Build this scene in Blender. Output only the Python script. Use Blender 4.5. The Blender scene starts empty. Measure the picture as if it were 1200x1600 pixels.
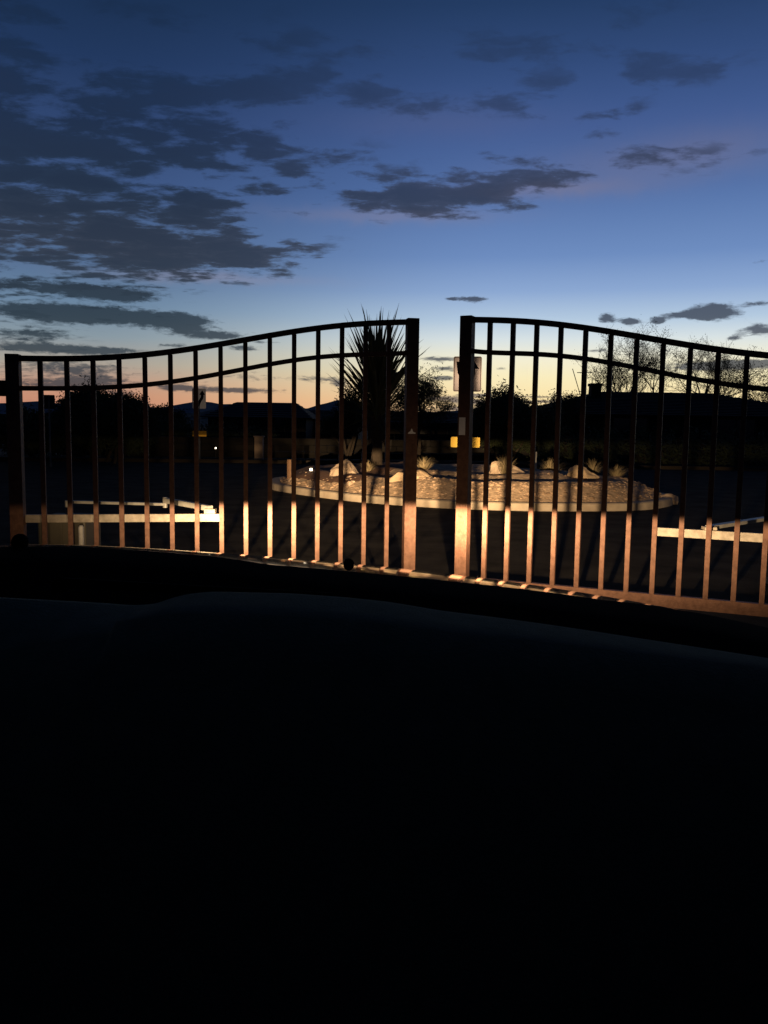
import bpy, bmesh, math, random
import numpy as np
from mathutils import Vector, Matrix, Euler

random.seed(7)
SC = bpy.context.scene
COL = SC.collection
R_ = math.radians

# ------------------------------------------------------------------ camera
F_PX, CAM_H, ROLL = 1290.0, 1.40, 0.0139
PITCH = math.atan(132 / F_PX)
CAM = Vector((0, 0, CAM_H))
FW = Vector((0, math.cos(PITCH), -math.sin(PITCH)))
U0 = Vector((0, math.sin(PITCH), math.cos(PITCH)))
RT = Vector((1, 0, 0)) * math.cos(ROLL) + U0 * math.sin(ROLL)
UP = U0 * math.cos(ROLL) - Vector((1, 0, 0)) * math.sin(ROLL)
cam_data = bpy.data.cameras.new('camera')
cam_data.sensor_fit = 'VERTICAL'
cam_data.sensor_height = 36.0
cam_data.lens = 36.0 * F_PX / 1600.0
cam_data.clip_start = 0.02
cam_data.clip_end = 20000
cam = bpy.data.objects.new('camera', cam_data)
COL.objects.link(cam)
cam.matrix_world = Matrix(((RT.x, UP.x, -FW.x, 0), (RT.y, UP.y, -FW.y, 0), (RT.z, UP.z, -FW.z, CAM_H), (0, 0, 0, 1)))
SC.camera = cam


def ray(x, y):
    return FW + RT * ((x - 600) / F_PX) - UP * ((y - 800) / F_PX)


def at_y(x, y, Y):
    """the world point seen at pixel x, y of the photograph, Y metres ahead"""
    d = ray(x, y)
    return CAM + d * (Y / d.y)


def at_z(x, y, z):
    d = ray(x, y)
    return CAM + d * ((z - CAM_H) / d.z)


# ------------------------------------------------------------------ exposure
SC.view_settings.view_transform = 'Standard'
SC.view_settings.look = 'None'
SC.view_settings.exposure = 0.0
SC.view_settings.gamma = 1.0
SC.view_settings.use_curve_mapping = False
SC.cycles.use_denoising = True
SC.cycles.max_bounces = 5
SC.cycles.sample_clamp_indirect = 4.0


def lin(c):
    return tuple(((v / 255.0) / 12.92 if v <= 10 else ((v / 255.0 + 0.055) / 1.055) ** 2.4) for v in c) + (1.0,)


# ------------------------------------------------------------------ sky: dusk gradient with a cloud layer
class NB:
    def __init__(self, tree):
        self.t, self.n, self.l = tree, tree.nodes, tree.links

    def put(self, sock, v):
        if v is None:
            return
        if isinstance(v, bpy.types.NodeSocket):
            self.l.new(v, sock)
        else:
            sock.default_value = v

    def math(self, op, a, b=None, c=None, clamp=False):
        n = self.n.new('ShaderNodeMath')
        n.operation = op
        n.use_clamp = clamp
        for s, v in zip(n.inputs, (a, b, c)):
            self.put(s, v)
        return n.outputs[0]

    def vec(self, op, a, b=None, c=None):
        n = self.n.new('ShaderNodeVectorMath')
        n.operation = op
        for s, v in zip(n.inputs, (a, b, c)):
            self.put(s, v)
        return n.outputs['Value'] if op in ('DOT_PRODUCT', 'LENGTH') else n.outputs[0]

    def comb(self, x, y, z=0.0):
        n = self.n.new('ShaderNodeCombineXYZ')
        for s, v in zip(n.inputs, (x, y, z)):
            self.put(s, v)
        return n.outputs[0]

    def sep(self, v):
        n = self.n.new('ShaderNodeSeparateXYZ')
        self.put(n.inputs[0], v)
        return n.outputs

    def noise(self, v, scale, detail=4, rough=0.5, dist=0.0):
        n = self.n.new('ShaderNodeTexNoise')
        if v is not None:
            self.put(n.inputs['Vector'], v)
        n.inputs['Scale'].default_value = scale
        n.inputs['Detail'].default_value = detail
        n.inputs['Roughness'].default_value = rough
        n.inputs['Distortion'].default_value = dist
        return n.outputs[0], n.outputs[1]

    def ramp(self, f, stops):
        n = self.n.new('ShaderNodeValToRGB')
        self.put(n.inputs[0], f)
        e = n.color_ramp.elements
        e[0].position, e[0].color = stops[0][0], stops[0][1]
        e[1].position, e[1].color = stops[-1][0], stops[-1][1]
        for p, c in stops[1:-1]:
            k = e.new(p)
            k.color = c
        return n.outputs[0]

    def mix(self, f, a, b, blend='MIX'):
        n = self.n.new('ShaderNodeMix')
        n.data_type = 'RGBA'
        n.blend_type = blend
        self.put(n.inputs[0], f)
        self.put(n.inputs[6], a)
        self.put(n.inputs[7], b)
        return n.outputs[2]

    def step(self, v, a, b):
        n = self.n.new('ShaderNodeMapRange')
        n.interpolation_type = 'SMOOTHSTEP'
        self.put(n.inputs[0], v)
        n.inputs[1].default_value = a
        n.inputs[2].default_value = b
        return n.outputs[0]


world = bpy.data.worlds.new('World')
SC.world = world
world.use_nodes = True
wt = world.node_tree
wt.nodes.clear()
W = NB(wt)
tc = wt.nodes.new('ShaderNodeTexCoord')
dvec = W.vec('NORMALIZE', tc.outputs['Generated'])
dx, dy, dz = W.sep(dvec)
az = W.math('MULTIPLY', W.math('ARCTAN2', dx, dy), 180 / math.pi)
el = W.math('MULTIPLY', W.math('ARCSINE', dz), 180 / math.pi)


def azel(x, y):
    d = ray(x, y).normalized()
    return math.degrees(math.atan2(d.x, d.y)), math.degrees(math.asin(d.z))


def sky_stops(x, rows):
    out = []
    for y, c in rows:
        e = azel(x, y)[1]
        out.append((max(0.0, min(1.0, e / 40.0)), lin(c)))
    out.sort(key=lambda t: t[0])
    return out


elf = W.math('MULTIPLY', el, 1 / 40.0, clamp=True)
ramp_r = W.ramp(elf, sky_stops(850, [
    (660, (252, 215, 160)), (625, (253, 228, 170)), (590, (250, 236, 190)), (560, (243, 238, 212)), (530, (216, 226, 228)),
    (500, (180, 202, 224)), (455, (140, 168, 210)), (400, (110, 141, 192)), (300, (82, 112, 166)), (200, (66, 92, 146)),
    (100, (50, 75, 122)), (0, (36, 60, 99))]) + [(1.0, lin((17, 31, 58)))])
ramp_l = W.ramp(elf, sky_stops(250, [
    (650, (196, 132, 108)), (620, (198, 143, 116)), (595, (186, 152, 132)), (570, (168, 160, 148)), (530, (136, 152, 162)),
    (480, (108, 134, 160)), (420, (84, 110, 146)), (300, (62, 86, 130)), (200, (48, 70, 112)), (100, (34, 56, 94)), (0, (27, 48, 80))]) + [(1.0, lin((14, 27, 50)))])
side = W.step(az, -20.0, 9.0)
sky = W.mix(side, ramp_l, ramp_r)
# the sky opposite the afterglow is darker
back = W.step(W.math('ABSOLUTE', az), 28.0, 92.0)
sky = W.mix(back, sky, lin((13, 21, 38)))
# the peach band along the horizon lies left of the glow
peach = W.math('MULTIPLY', W.math('EXPONENT', W.math('MULTIPLY', W.math('POWER', W.math('DIVIDE', W.math('SUBTRACT', az, -3.0), 9.0), 2.0), -1.0)),
               W.math('EXPONENT', W.math('MULTIPLY', W.math('POWER', W.math('DIVIDE', el, 2.1), 2.0), -1.0)))
sky = W.mix(W.math('MULTIPLY', peach, 0.6), sky, lin((238, 172, 128)))

flat = W.comb(W.math('DIVIDE', dx, W.math('ADD', W.math('MAXIMUM', dz, 0.0), 0.07)), W.math('DIVIDE', dy, W.math('ADD', W.math('MAXIMUM', dz, 0.0), 0.07)), 0.0)
n_big, _ = W.noise(flat, 2.6, 4, 0.55, 0.1)
n_mid, _ = W.noise(W.vec('MULTIPLY', flat, (0.75, 1.0, 1.0)), 6.3, 6, 0.6, 0.5)
n_fine, _ = W.noise(W.vec('MULTIPLY', flat, (0.7, 1.0, 1.0)), 16.0, 5, 0.65, 0.3)
ae = W.comb(az, el, 0.0)
_, wob = W.noise(ae, 0.55, 5, 0.6)
wobv = W.vec('MULTIPLY', W.vec('SUBTRACT', wob, (0.5, 0.5, 0.5)), (3.0, 1.0, 0.0))
_, wob2 = W.noise(ae, 2.6, 4, 0.6)
wobv2 = W.vec('MULTIPLY', W.vec('SUBTRACT', wob2, (0.5, 0.5, 0.5)), (0.35, 0.15, 0.0))
aew = W.vec('ADD', ae, wobv)
aew2 = W.vec('ADD', ae, wobv2)
PPD = F_PX * math.pi / 180


def gauss(x, y, sx, sy, amp, v):
    a, e = azel(x, y)
    a_, e_ = PPD / sx / 1.41, PPD / sy / 1.41
    q = W.vec('MULTIPLY_ADD', v, (a_, e_, 0), (-a * a_, -e * e_, 0))
    return W.math('MULTIPLY', W.math('EXPONENT', W.math('MULTIPLY', W.vec('DOT_PRODUCT', q, q), -1.0)), amp)


BIG = [  # x, y, sigma x, sigma y, amount
    (40, 205, 190, 80, 0.8), (60, 330, 160, 55, 0.5), (330, 280, 140, 50, 0.22), (400, 60, 250, 40, 0.22), (-200, 300, 200, 200, 0.5),
    (180, 150, 130, 40, 0.45), (660, 308, 120, 18, 1.45), (805, 280, 65, 17, 1.15), (335, 397, 95, 20, 1.6), (150, 395, 120, 30, 0.42),
    (800, 75, 190, 15, 0.68), (740, 150, 170, 18, 0.66), (925, 184, 52, 10, 0.85), (978, 228, 40, 15, 0.7), (760, 238, 42, 9, 0.75),
    (450, 145, 130, 22, 0.72), (340, 200, 45, 16, 0.6), (430, 212, 38, 9, 0.6), (280, 245, 60, 16, 0.62),
    (1080, 245, 110, 18, 0.35), (500, 245, 90, 14, 0.4), (1000, 108, 24, 13, 0.7), (1090, 100, 60, 16, 0.4),
    (280, 348, 90, 14, 0.4), (330, 322, 40, 7, 0.5), (1000, 5, 120, 12, 0.35)]
FINE = [
    (70, 448, 125, 8, 0.95), (180, 462, 40, 6, 0.8), (60, 487, 60, 10, 0.95), (190, 495, 85, 10, 1.1), (285, 503, 28, 8, 0.9), (330, 524, 50, 6, 0.95),
    (50, 522, 50, 7, 0.85), (50, 543, 90, 6, 0.85), (150, 548, 60, 4, 0.7), (381, 544, 24, 4, 0.85), (270, 540, 22, 3, 0.7),
    (110, 575, 75, 9, 0.85), (60, 601, 70, 7, 0.75), (150, 596, 40, 6, 0.8), (190, 615, 20, 3, 0.7), (275, 604, 30, 5, 0.7), (370, 610, 60, 4, 0.95), (380, 588, 70, 9, 0.5),
    (500, 592, 30, 4, 0.6), (530, 601, 14, 5, 0.8), (420, 535, 20, 2, 0.5),
    (948, 497, 11, 5, 1.2), (985, 502, 11, 4.5, 1.2), (1028, 501, 9, 4, 1.1), (1112, 488, 28, 9, 1.4), (1070, 492, 30, 3, 0.8), (1190, 515, 24, 7, 1.05),
    (1144, 529, 8, 4, 0.8), (740, 468, 20, 4, 1.0), (704, 467, 8, 2.5, 0.7), (1188, 474, 15, 3, 0.8), (1190, 409, 14, 3, 0.5),
    (690, 561, 28, 3.5, 0.95), (700, 576, 30, 4, 0.75), (690, 591, 20, 4, 0.9), (780, 576, 12, 2.5, 0.6), (930, 548, 22, 2.5, 0.8),
    (1110, 574, 75, 6, 0.95), (1180, 566, 50, 4, 0.8), (745, 617, 28, 2.2, 0.8), (690, 622, 40, 3, 0.8), (760, 628, 60, 3, 0.75), (835, 620, 40, 1.6, 0.8), (880, 627, 40, 2.0, 0.8),
    (740, 640, 60, 6, 0.9), (20, 640, 120, 9, 0.5)]


def total(rows, v):
    s = None
    for r in rows:
        g = gauss(*r, v)
        s = g if s is None else W.math('ADD', s, g)
    return s


m_big = W.math('MINIMUM', total(BIG, aew), 1.6)
m_fine = W.math('MINIMUM', total(FINE, aew2), 1.2)
n_ae, _ = W.noise(W.vec('MULTIPLY', aew2, (0.8, 2.4, 1.0)), 1.5, 6, 0.66, 0.3)
den_b = W.math('ADD', m_big, W.math('MULTIPLY', W.math('SUBTRACT', n_big, 0.5), 1.2))
vor = wt.nodes.new('ShaderNodeTexVoronoi')
vor.feature = 'SMOOTH_F1'
vor.inputs['Scale'].default_value = 6.5
vor.inputs['Smoothness'].default_value = 0.4
_, vw = W.noise(flat, 5.0, 4, 0.6)
wt.links.new(W.vec('MULTIPLY', W.vec('MULTIPLY_ADD', vw, (0.22, 0.22, 0.0), flat), (0.8, 1.0, 0.0)), vor.inputs['Vector'])
den_b = W.math('ADD', den_b, W.math('MULTIPLY', W.math('SUBTRACT', 0.40, vor.outputs['Distance']), 1.9))
den_b = W.math('ADD', den_b, W.math('MULTIPLY', W.math('SUBTRACT', n_mid, 0.5), 2.0))
den_b = W.math('ADD', den_b, W.math('MULTIPLY', W.math('SUBTRACT', n_fine, 0.5), 2.2))
cov_b = W.math('MULTIPLY', W.step(den_b, 0.2, 1.0), W.step(m_big, 0.06, 0.45))
hi_thin = W.math('SUBTRACT', 1.0, W.math('MULTIPLY', W.step(el, 13.0, 25.0), 0.48))
cov_b = W.math('MULTIPLY', cov_b, hi_thin)
den_f = W.math('ADD', m_fine, W.math('ADD', W.math('MULTIPLY', W.math('SUBTRACT', n_ae, 0.5), 1.3), W.math('MULTIPLY', W.math('SUBTRACT', n_mid, 0.5), 0.5)))
cov_f = W.math('MULTIPLY', W.step(den_f, 0.38, 0.9), W.step(m_fine, 0.1, 0.35))
# outside the mapped region the cloud field simply goes on, thin and patchy
far_c = W.math('MULTIPLY', W.math('MULTIPLY', W.step(n_big, 0.52, 0.7), W.step(W.math('ABSOLUTE', az), 30.0, 45.0)), 0.6)
cov = W.math('MINIMUM', W.math('ADD', W.math('ADD', W.math('MULTIPLY', cov_b, 0.86), W.math('MULTIPLY', cov_f, 0.9)), far_c), 0.93)
cloud_r = W.ramp(elf, sky_stops(700, [
    (650, (104, 92, 92)), (620, (110, 100, 98)), (590, (80, 84, 92)), (500, (62, 70, 86)), (400, (62, 67, 82)), (300, (54, 60, 78)), (200, (47, 58, 84)), (100, (40, 55, 84)), (0, (32, 52, 84))])
    + [(1.0, lin((18, 32, 54)))])
cloud_l = W.ramp(elf, sky_stops(250, [
    (650, (70, 66, 70)), (600, (66, 68, 74)), (560, (54, 66, 76)), (500, (40, 54, 66)), (440, (40, 50, 62)), (400, (50, 54, 64)), (300, (33, 45, 60)), (200, (22, 34, 49)), (100, (22, 37, 56)), (0, (22, 40, 66))])
    + [(1.0, lin((14, 26, 42)))])
cloud = W.mix(W.step(az, -16.0, 4.0), cloud_l, cloud_r)
# ragged interior: thicker cores darker
core = W.math('MULTIPLY', W.step(den_b, 0.6, 1.7), 0.5)
cloud = W.mix(core, cloud, lin((26, 34, 46)))
veil = total([(860, 296, 90, 9, .5), (1110, 228, 90, 22, .35), (620, 337, 110, 8, .4), (320, 434, 110, 6, .35), (960, 260, 120, 20, .25), (700, 190, 120, 16, .2)], aew)
sky = W.mix(veil, sky, W.mix(W.step(el, 8.0, 22.0), lin((150, 142, 158)), lin((92, 98, 134))))
sky = W.mix(cov, sky, cloud)
below = W.step(el, 0.0, -3.0)
sky = W.mix(below, sky, lin((16, 18, 22)))
bg = wt.nodes.new('ShaderNodeBackground')
wt.links.new(sky, bg.inputs[0])
bg.inputs[1].default_value = 1.0
wo = wt.nodes.new('ShaderNodeOutputWorld')
wt.links.new(bg.outputs[0], wo.inputs[0])
world.cycles.sampling_method = 'MANUAL'
world.cycles.sample_map_resolution = 512
# The sun is already below the horizon: the sky is the only daylight. The car's two headlights are lit (see the car).


# ------------------------------------------------------------------ materials
def mat(name, col, rough=0.8, col2=None, scale=6.0, bump=0.0, bscale=40.0, metal=0.0, spec=None, coat=0.0, detail=5):
    m = bpy.data.materials.new(name)
    m.use_nodes = True
    nt = m.node_tree
    b = nt.nodes['Principled BSDF']
    n = NB(nt)
    b.inputs['Roughness'].default_value = rough
    b.inputs['Metallic'].default_value = metal
    if spec is not None:
        b.inputs['Specular IOR Level'].default_value = spec
    if coat:
        b.inputs['Coat Weight'].default_value = coat
        b.inputs['Coat Roughness'].default_value = 0.05
    tcn = nt.nodes.new('ShaderNodeTexCoord')
    geo = nt.nodes.new('ShaderNodeNewGeometry')
    if col2 is None:
        b.inputs['Base Color'].default_value = (*col, 1)
    else:
        f, _ = n.noise(geo.outputs['Position'], scale, detail, 0.6)
        c = n.ramp(f, [(0.32, (*col, 1)), (0.68, (*col2, 1))])
        nt.links.new(c, b.inputs['Base Color'])
    if bump:
        f2, _ = n.noise(geo.outputs['Position'], bscale, 5, 0.6)
        bn = nt.nodes.new('ShaderNodeBump')
        bn.inputs['Strength'].default_value = bump
        bn.inputs['Distance'].default_value = 0.02
        nt.links.new(f2, bn.inputs['Height'])
        nt.links.new(bn.outputs[0], b.inputs['Normal'])
    return m


M = {}
M['paint'] = mat('bronze_gate_paint', (0.080, 0.036, 0.022), 0.6, (0.138, 0.068, 0.044), 24, 0.35, 90, spec=0.25)
M['galv'] = mat('galvanised_steel', (0.17, 0.145, 0.11), 0.6, (0.31, 0.27, 0.215), 22, 0.35, 90)
M['arm'] = mat('arm_metal', (0.16, 0.155, 0.14), 0.45, (0.24, 0.235, 0.21), 14, 0.1, 60)
M['asphalt'] = mat('asphalt', (0.024, 0.021, 0.018), 1.0, (0.062, 0.055, 0.046), 1.6, 1.0, 55, spec=0.05)
M['soil'] = mat('desert_soil', (0.05, 0.04, 0.03), 0.95, (0.09, 0.07, 0.05), 0.8, 0.5, 9, spec=0.1)
M['gravel'] = mat('tan_gravel', (0.28, 0.195, 0.125), 0.95, (0.56, 0.41, 0.275), 9, 1.0, 22)
M['mulch'] = mat('red_gravel', (0.09, 0.045, 0.028), 0.95, (0.17, 0.085, 0.052), 9, 1.0, 30)
M['kerb'] = mat('kerb_concrete', (0.36, 0.29, 0.21), 0.9, (0.50, 0.42, 0.32), 4, 0.3, 50)
M['rock'] = mat('boulder_rock', (0.33, 0.24, 0.17), 0.9, (0.62, 0.48, 0.34), 4, 0.8, 14)
M['rockpale'] = mat('pale_rock', (0.36, 0.26, 0.16), 0.9, (0.60, 0.45, 0.29), 5, 0.8, 16)
M['stone'] = mat('cobble', (0.22, 0.145, 0.09), 0.9, (0.60, 0.43, 0.29), 5, 0.5, 30)
M['leaf_y'] = mat('yucca_leaf', (0.06, 0.07, 0.03), 0.7, (0.12, 0.125, 0.055), 3)
M['bark'] = mat('bark', (0.045, 0.033, 0.024), 0.95, (0.08, 0.06, 0.04), 9, 0.6, 30)
M['foliage'] = mat('foliage', (0.035, 0.05, 0.02), 0.8, (0.07, 0.085, 0.035), 3)
M['foliage2'] = mat('grey_foliage', (0.05, 0.055, 0.035), 0.8, (0.08, 0.085, 0.05), 3)
M['straw'] = mat('dry_grass', (0.22, 0.17, 0.09), 0.9, (0.40, 0.32, 0.18), 5)
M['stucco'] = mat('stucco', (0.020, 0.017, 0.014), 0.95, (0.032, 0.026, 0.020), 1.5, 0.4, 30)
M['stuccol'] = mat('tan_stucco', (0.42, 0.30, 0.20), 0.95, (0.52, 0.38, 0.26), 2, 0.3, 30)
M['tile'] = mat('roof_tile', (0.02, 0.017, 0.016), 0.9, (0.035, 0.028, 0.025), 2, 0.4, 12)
M['trim'] = mat('dark_trim', (0.06, 0.05, 0.04), 0.7)
M['glass'] = mat('window_glass', (0.01, 0.012, 0.015), 0.08, spec=0.6)
M['sheet_w'] = mat('white_reflective_sheeting', (0.95, 0.88, 1.0), 0.165, metal=0.95)
M['sheet_y'] = mat('yellow_reflective_sheeting', (1.0, 0.68, 0.13), 0.175, metal=1.0)
M['sheet_dim'] = mat('dull_sheeting', (0.8, 0.85, 0.95), 0.30, metal=0.95)  # duller, rougher copy of the white sheeting
M['sheet_ydim'] = mat('dull_yellow_sheeting', (0.75, 0.42, 0.05), 0.34, metal=0.9)  # duller, rougher copy of the yellow sheeting
M['black'] = mat('sign_black', (0.008, 0.008, 0.009), 0.6)
M['post'] = mat('steel_post', (0.12, 0.12, 0.12), 0.6, (0.18, 0.18, 0.17), 20)
M['sticker'] = mat('pale_sticker', (0.86, 0.84, 0.80), 0.5, (0.76, 0.74, 0.70), 30)
M['operator'] = mat('beige_operator_cover', (0.055, 0.048, 0.032), 0.6, (0.08, 0.07, 0.048), 7)
M['white'] = mat('white_paint', (0.55, 0.53, 0.48), 0.6, (0.7, 0.68, 0.62), 20)
M['wood'] = mat('stake_wood', (0.16, 0.09, 0.05), 0.9, (0.24, 0.14, 0.08), 30, 0.3, 50)
M['carpaint'] = mat('black_car_paint', (0.006, 0.006, 0.008), 0.12, spec=0.5, coat=1.0)
M['plastic'] = mat('matte_black_plastic', (0.002, 0.002, 0.002), 0.95, spec=0.02, bump=0.3, bscale=300)
M['dash'] = mat('dashboard_vinyl', (0.095, 0.106, 0.074), 0.95, (0.12, 0.132, 0.095), 40, 0.35, 260, spec=0.1)
M['trimcar'] = mat('cabin_lining', (0.012, 0.012, 0.011), 0.95, spec=0.05)
M['lens'] = mat('headlight_lens', (0.5, 0.5, 0.5), 0.1, metal=0.6)
M['mount'] = mat('hazy_mountain', (0.16, 0.19, 0.24), 1.0, (0.22, 0.25, 0.30), 0.004)  # pale blue-grey: distance haze is painted into the rock colour
M['hill'] = mat('near_hill', (0.03, 0.03, 0.028), 1.0, (0.05, 0.05, 0.045), 0.02)


def glow(name, col, s):
    m = bpy.data.materials.new(name)
    m.use_nodes = True
    b = m.node_tree.nodes['Principled BSDF']
    b.inputs['Emission Color'].default_value = (*col, 1)
    b.inputs['Emission Strength'].default_value = s
    return m


M['bulb'] = glow('garden_bulb', (1.0, 0.85, 0.6), 4.0)


# ------------------------------------------------------------------ mesh helpers
class MB:
    def __init__(self):
        self.v, self.f = [], []

    def add(self, vs, fs):
        o = len(self.v)
        self.v += [tuple(p) for p in vs]
        self.f += [tuple(i + o for i in f) for f in fs]
        return self

    def hexa(self, p):   # 8 corners: bottom ring 0-3, top ring 4-7
        return self.add(p, [(0, 3, 2, 1), (4, 5, 6, 7), (0, 1, 5, 4), (1, 2, 6, 5), (2, 3, 7, 6), (3, 0, 4, 7)])

    def box(self, x0, x1, y0, y1, z0, z1):
        return self.hexa([(x0, y0, z0), (x1, y0, z0), (x1, y1, z0), (x0, y1, z0), (x0, y0, z1), (x1, y0, z1), (x1, y1, z1), (x0, y1, z1)])

    def tube(self, pts, rads, n=6, cap=True):
        rings = []
        for i, p in enumerate(pts):
            p = Vector(p)
            a = Vector(pts[max(0, i - 1)])
            b = Vector(pts[min(len(pts) - 1, i + 1)])
            t = (b - a).normalized()
            u = t.orthogonal().normalized() if abs(t.z) > 0.999 else t.cross(Vector((0, 0, 1))).normalized()
            w = t.cross(u)
            r = rads[i] if isinstance(rads, (list, tuple)) else rads
            rings.append([p + (u * math.cos(2 * math.pi * k / n) + w * math.sin(2 * math.pi * k / n)) * r for k in range(n)])
        vs = [q for ring in rings for q in ring]
        fs = []
        for i in range(len(rings) - 1):
            for k in range(n):
                fs.append((i * n + k, i * n + (k + 1) % n, (i + 1) * n + (k + 1) % n, (i + 1) * n + k))
        if cap:
            fs.append(tuple(range(n))[::-1])
            fs.append(tuple((len(rings) - 1) * n + k for k in range(n)))
        return self.add(vs, fs)

    def build(self, name, m, parent=None, smooth=False, bevel=0.0):
        me = bpy.data.meshes.new(name)
        me.from_pydata(self.v, [], self.f)
        me.materials.append(m)
        me.update()
        if smooth:
            me.polygons.foreach_set('use_smooth', [True] * len(me.polygons))
        o = bpy.data.objects.new(name, me)
        COL.objects.link(o)
        if parent is not None:
            o.parent = parent
        if bevel:
            b = o.modifiers.new('bevel', 'BEVEL')
            b.width = bevel
            b.segments = 2
        return o


def tag(o, label=None, cat=None, group=None, kind=None):
    if label:
        o['label'] = label
    if cat:
        o['category'] = cat
    if group:
        o['group'] = group
    if kind:
        o['kind'] = kind
    return o


def empty(name, loc, rz=0.0):
    o = bpy.data.objects.new(name, None)
    o.empty_display_size = 0.2
    COL.objects.link(o)
    o.location = loc
    o.rotation_euler = (0, 0, rz)
    return o


def noise3(x, y, z=0.0):
    from mathutils import noise
    return noise.noise(Vector((x, y, z)))


# ------------------------------------------------------------------ ground, road, island, hills
gnd = MB()
S = 6000
gnd.add([(-S, -S, -0.02), (S, -S, -0.02), (S, S, -0.02), (-S, S, -0.02)], [(0, 1, 2, 3)])
tag(gnd.build('ground', M['soil']), kind='structure')

# road: the drive through the gate opening onto the street that loops round the island
rd = MB()
outline = [(-7, -12), (6.5, -12), (6.5, 8.0), (9, 11), (34, 13.5), (34, 28.5), (12, 30.5), (-5, 31), (-16, 30), (-34, 29), (-34, 14), (-10, 12.5), (-7, 9)]
rd.add([(x, y, 0.0) for x, y in outline], [tuple(range(len(outline)))])
tag(rd.build('road', M['asphalt']), kind='structure')


def kerb_line(pts, name, w=0.15, h=0.13, m=None):
    mb = MB()
    prof = [(0, 0), (0.02, h), (w, h), (w, 0)]
    n = len(pts)
    rows = []
    for i, p in enumerate(pts):
        a, b = Vector(pts[max(0, i - 1)]), Vector(pts[min(n - 1, i + 1)])
        t = (b - a).normalized()
        nn = Vector((-t.y, t.x))
        rows.append([(p[0] + nn.x * q, p[1] + nn.y * q, z) for q, z in prof])
    vs = [q for r in rows for q in r]
    fs = []
    for i in range(n - 1):
        for k in range(3):
            fs.append((i * 4 + k, (i + 1) * 4 + k, (i + 1) * 4 + k + 1, i * 4 + k + 1))
    mb.add(vs, fs)
    return tag(mb.build(name, m or M['kerb']), kind='structure')


kerb_line([(34, 28.5), (12, 30.5), (-5, 31), (-16, 30), (-34, 29)][::-1], 'far_kerb', m=M['soil'])
kerb_line([(6.5, -3), (6.5, 8.0), (9, 11), (34, 13.5)][::-1], 'near_kerb')
kerb_line([(-7, -3), (-7, 9), (-10, 12.5), (-34, 14)], 'near_kerb')

# island outline (counter-clockwise), front edge read off the photograph
front = [at_z(x, y, 0.0) for x, y in [(424, 766), (450, 770), (480, 775), (520, 780), (560, 785), (600, 788), (640, 791), (700, 795), (760, 797), (830, 799), (900, 799), (960, 799), (1000, 798), (1030, 795), (1052, 790)]]
front = [(p.x, p.y) for p in front]
x1, y1 = front[-1]
x0, y0 = front[0]
back = [(x1 + .35, y1 + .9), (x1 + .2, y1 + 2.2), (x1 - .4, y1 + 4.2), (x1 - 1.6, y1 + 6.4), (x1 - 3.4, y1 + 7.8), (1.0, 24.4), (-.8, 23.6), (-2.2, 22.0), (-2.8, 20.2)]
isl = front + back


def resample(poly, n):
    P = [Vector(p) for p in poly] + [Vector(poly[0])]
    L = [0]
    for a, b in zip(P, P[1:]):
        L.append(L[-1] + (b - a).length)
    out = []
    for k in range(n):
        s = L[-1] * k / n
        for i in range(len(L) - 1):
            if L[i + 1] >= s:
                t = (s - L[i]) / (L[i + 1] - L[i])
                out.append(P[i].lerp(P[i + 1], t))
                break
    for _ in range(3):
        out = [(out[i - 1] + out[i] * 2 + out[(i + 1) % n]) / 4 for i in range(n)]
    return out


ring = resample(isl, 120)
cen = Vector((sum(p.x for p in ring) / 120, sum(p.y for p in ring) / 120))


def inward(i, d):
    p = ring[i]
    a, b = ring[i - 1], ring[(i + 1) % 120]
    t = (b - a).normalized()
    n = Vector((-t.y, t.x))
    return p + n * d


ik = MB()
prof = [(0, 0.0), (0.02, 0.12), (0.05, 0.14), (0.20, 0.14), (0.22, 0.10)]
vs, fs = [], []
for i in range(120):
    for q, z in prof:
        w = inward(i, q)
        vs.append((w.x, w.y, z))
for i in range(120):
    j = (i + 1) % 120
    for k in range(4):
        fs.append((i * 5 + k, j * 5 + k, j * 5 + k + 1, i * 5 + k + 1))
ik.add(vs, fs)
tag(ik.build('island_kerb', M['kerb']), kind='structure')


def mound_z(d, x, y):
    """height of the island's bed at d metres in from the kerb"""
    P = [(0, .115), (.2, .22), (.45, .335), (.7, .42), (.85, .435), (1.3, .36), (1.8, .43), (2.05, .52), (3.0, .44), (3.8, .54), (4.6, .62), (8, .60)]
    k = 0
    z = float(np.interp(d, [a for a, _ in P], [b for _, b in P]))
    r = min(1, d / .6)
    return z + r * (0.07 * noise3(x * .7, y * .7, 3.1) + .030 * noise3(x * 2.1, y * 2.1, 7.7) + .008 * noise3(x * 6, y * 6, 1) + .005 * noise3(x * 15, y * 15, 4))


def edge_dist(x, y):
    best = 1e9
    for i in range(120):
        a, b = ring[i], ring[(i + 1) % 120]
        ab = b - a
        t = max(0, min(1, ((Vector((x, y)) - a).dot(ab)) / ab.length_squared))
        dd = (a + ab * t - Vector((x, y))).length
        best = min(best, dd)
    return best


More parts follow.
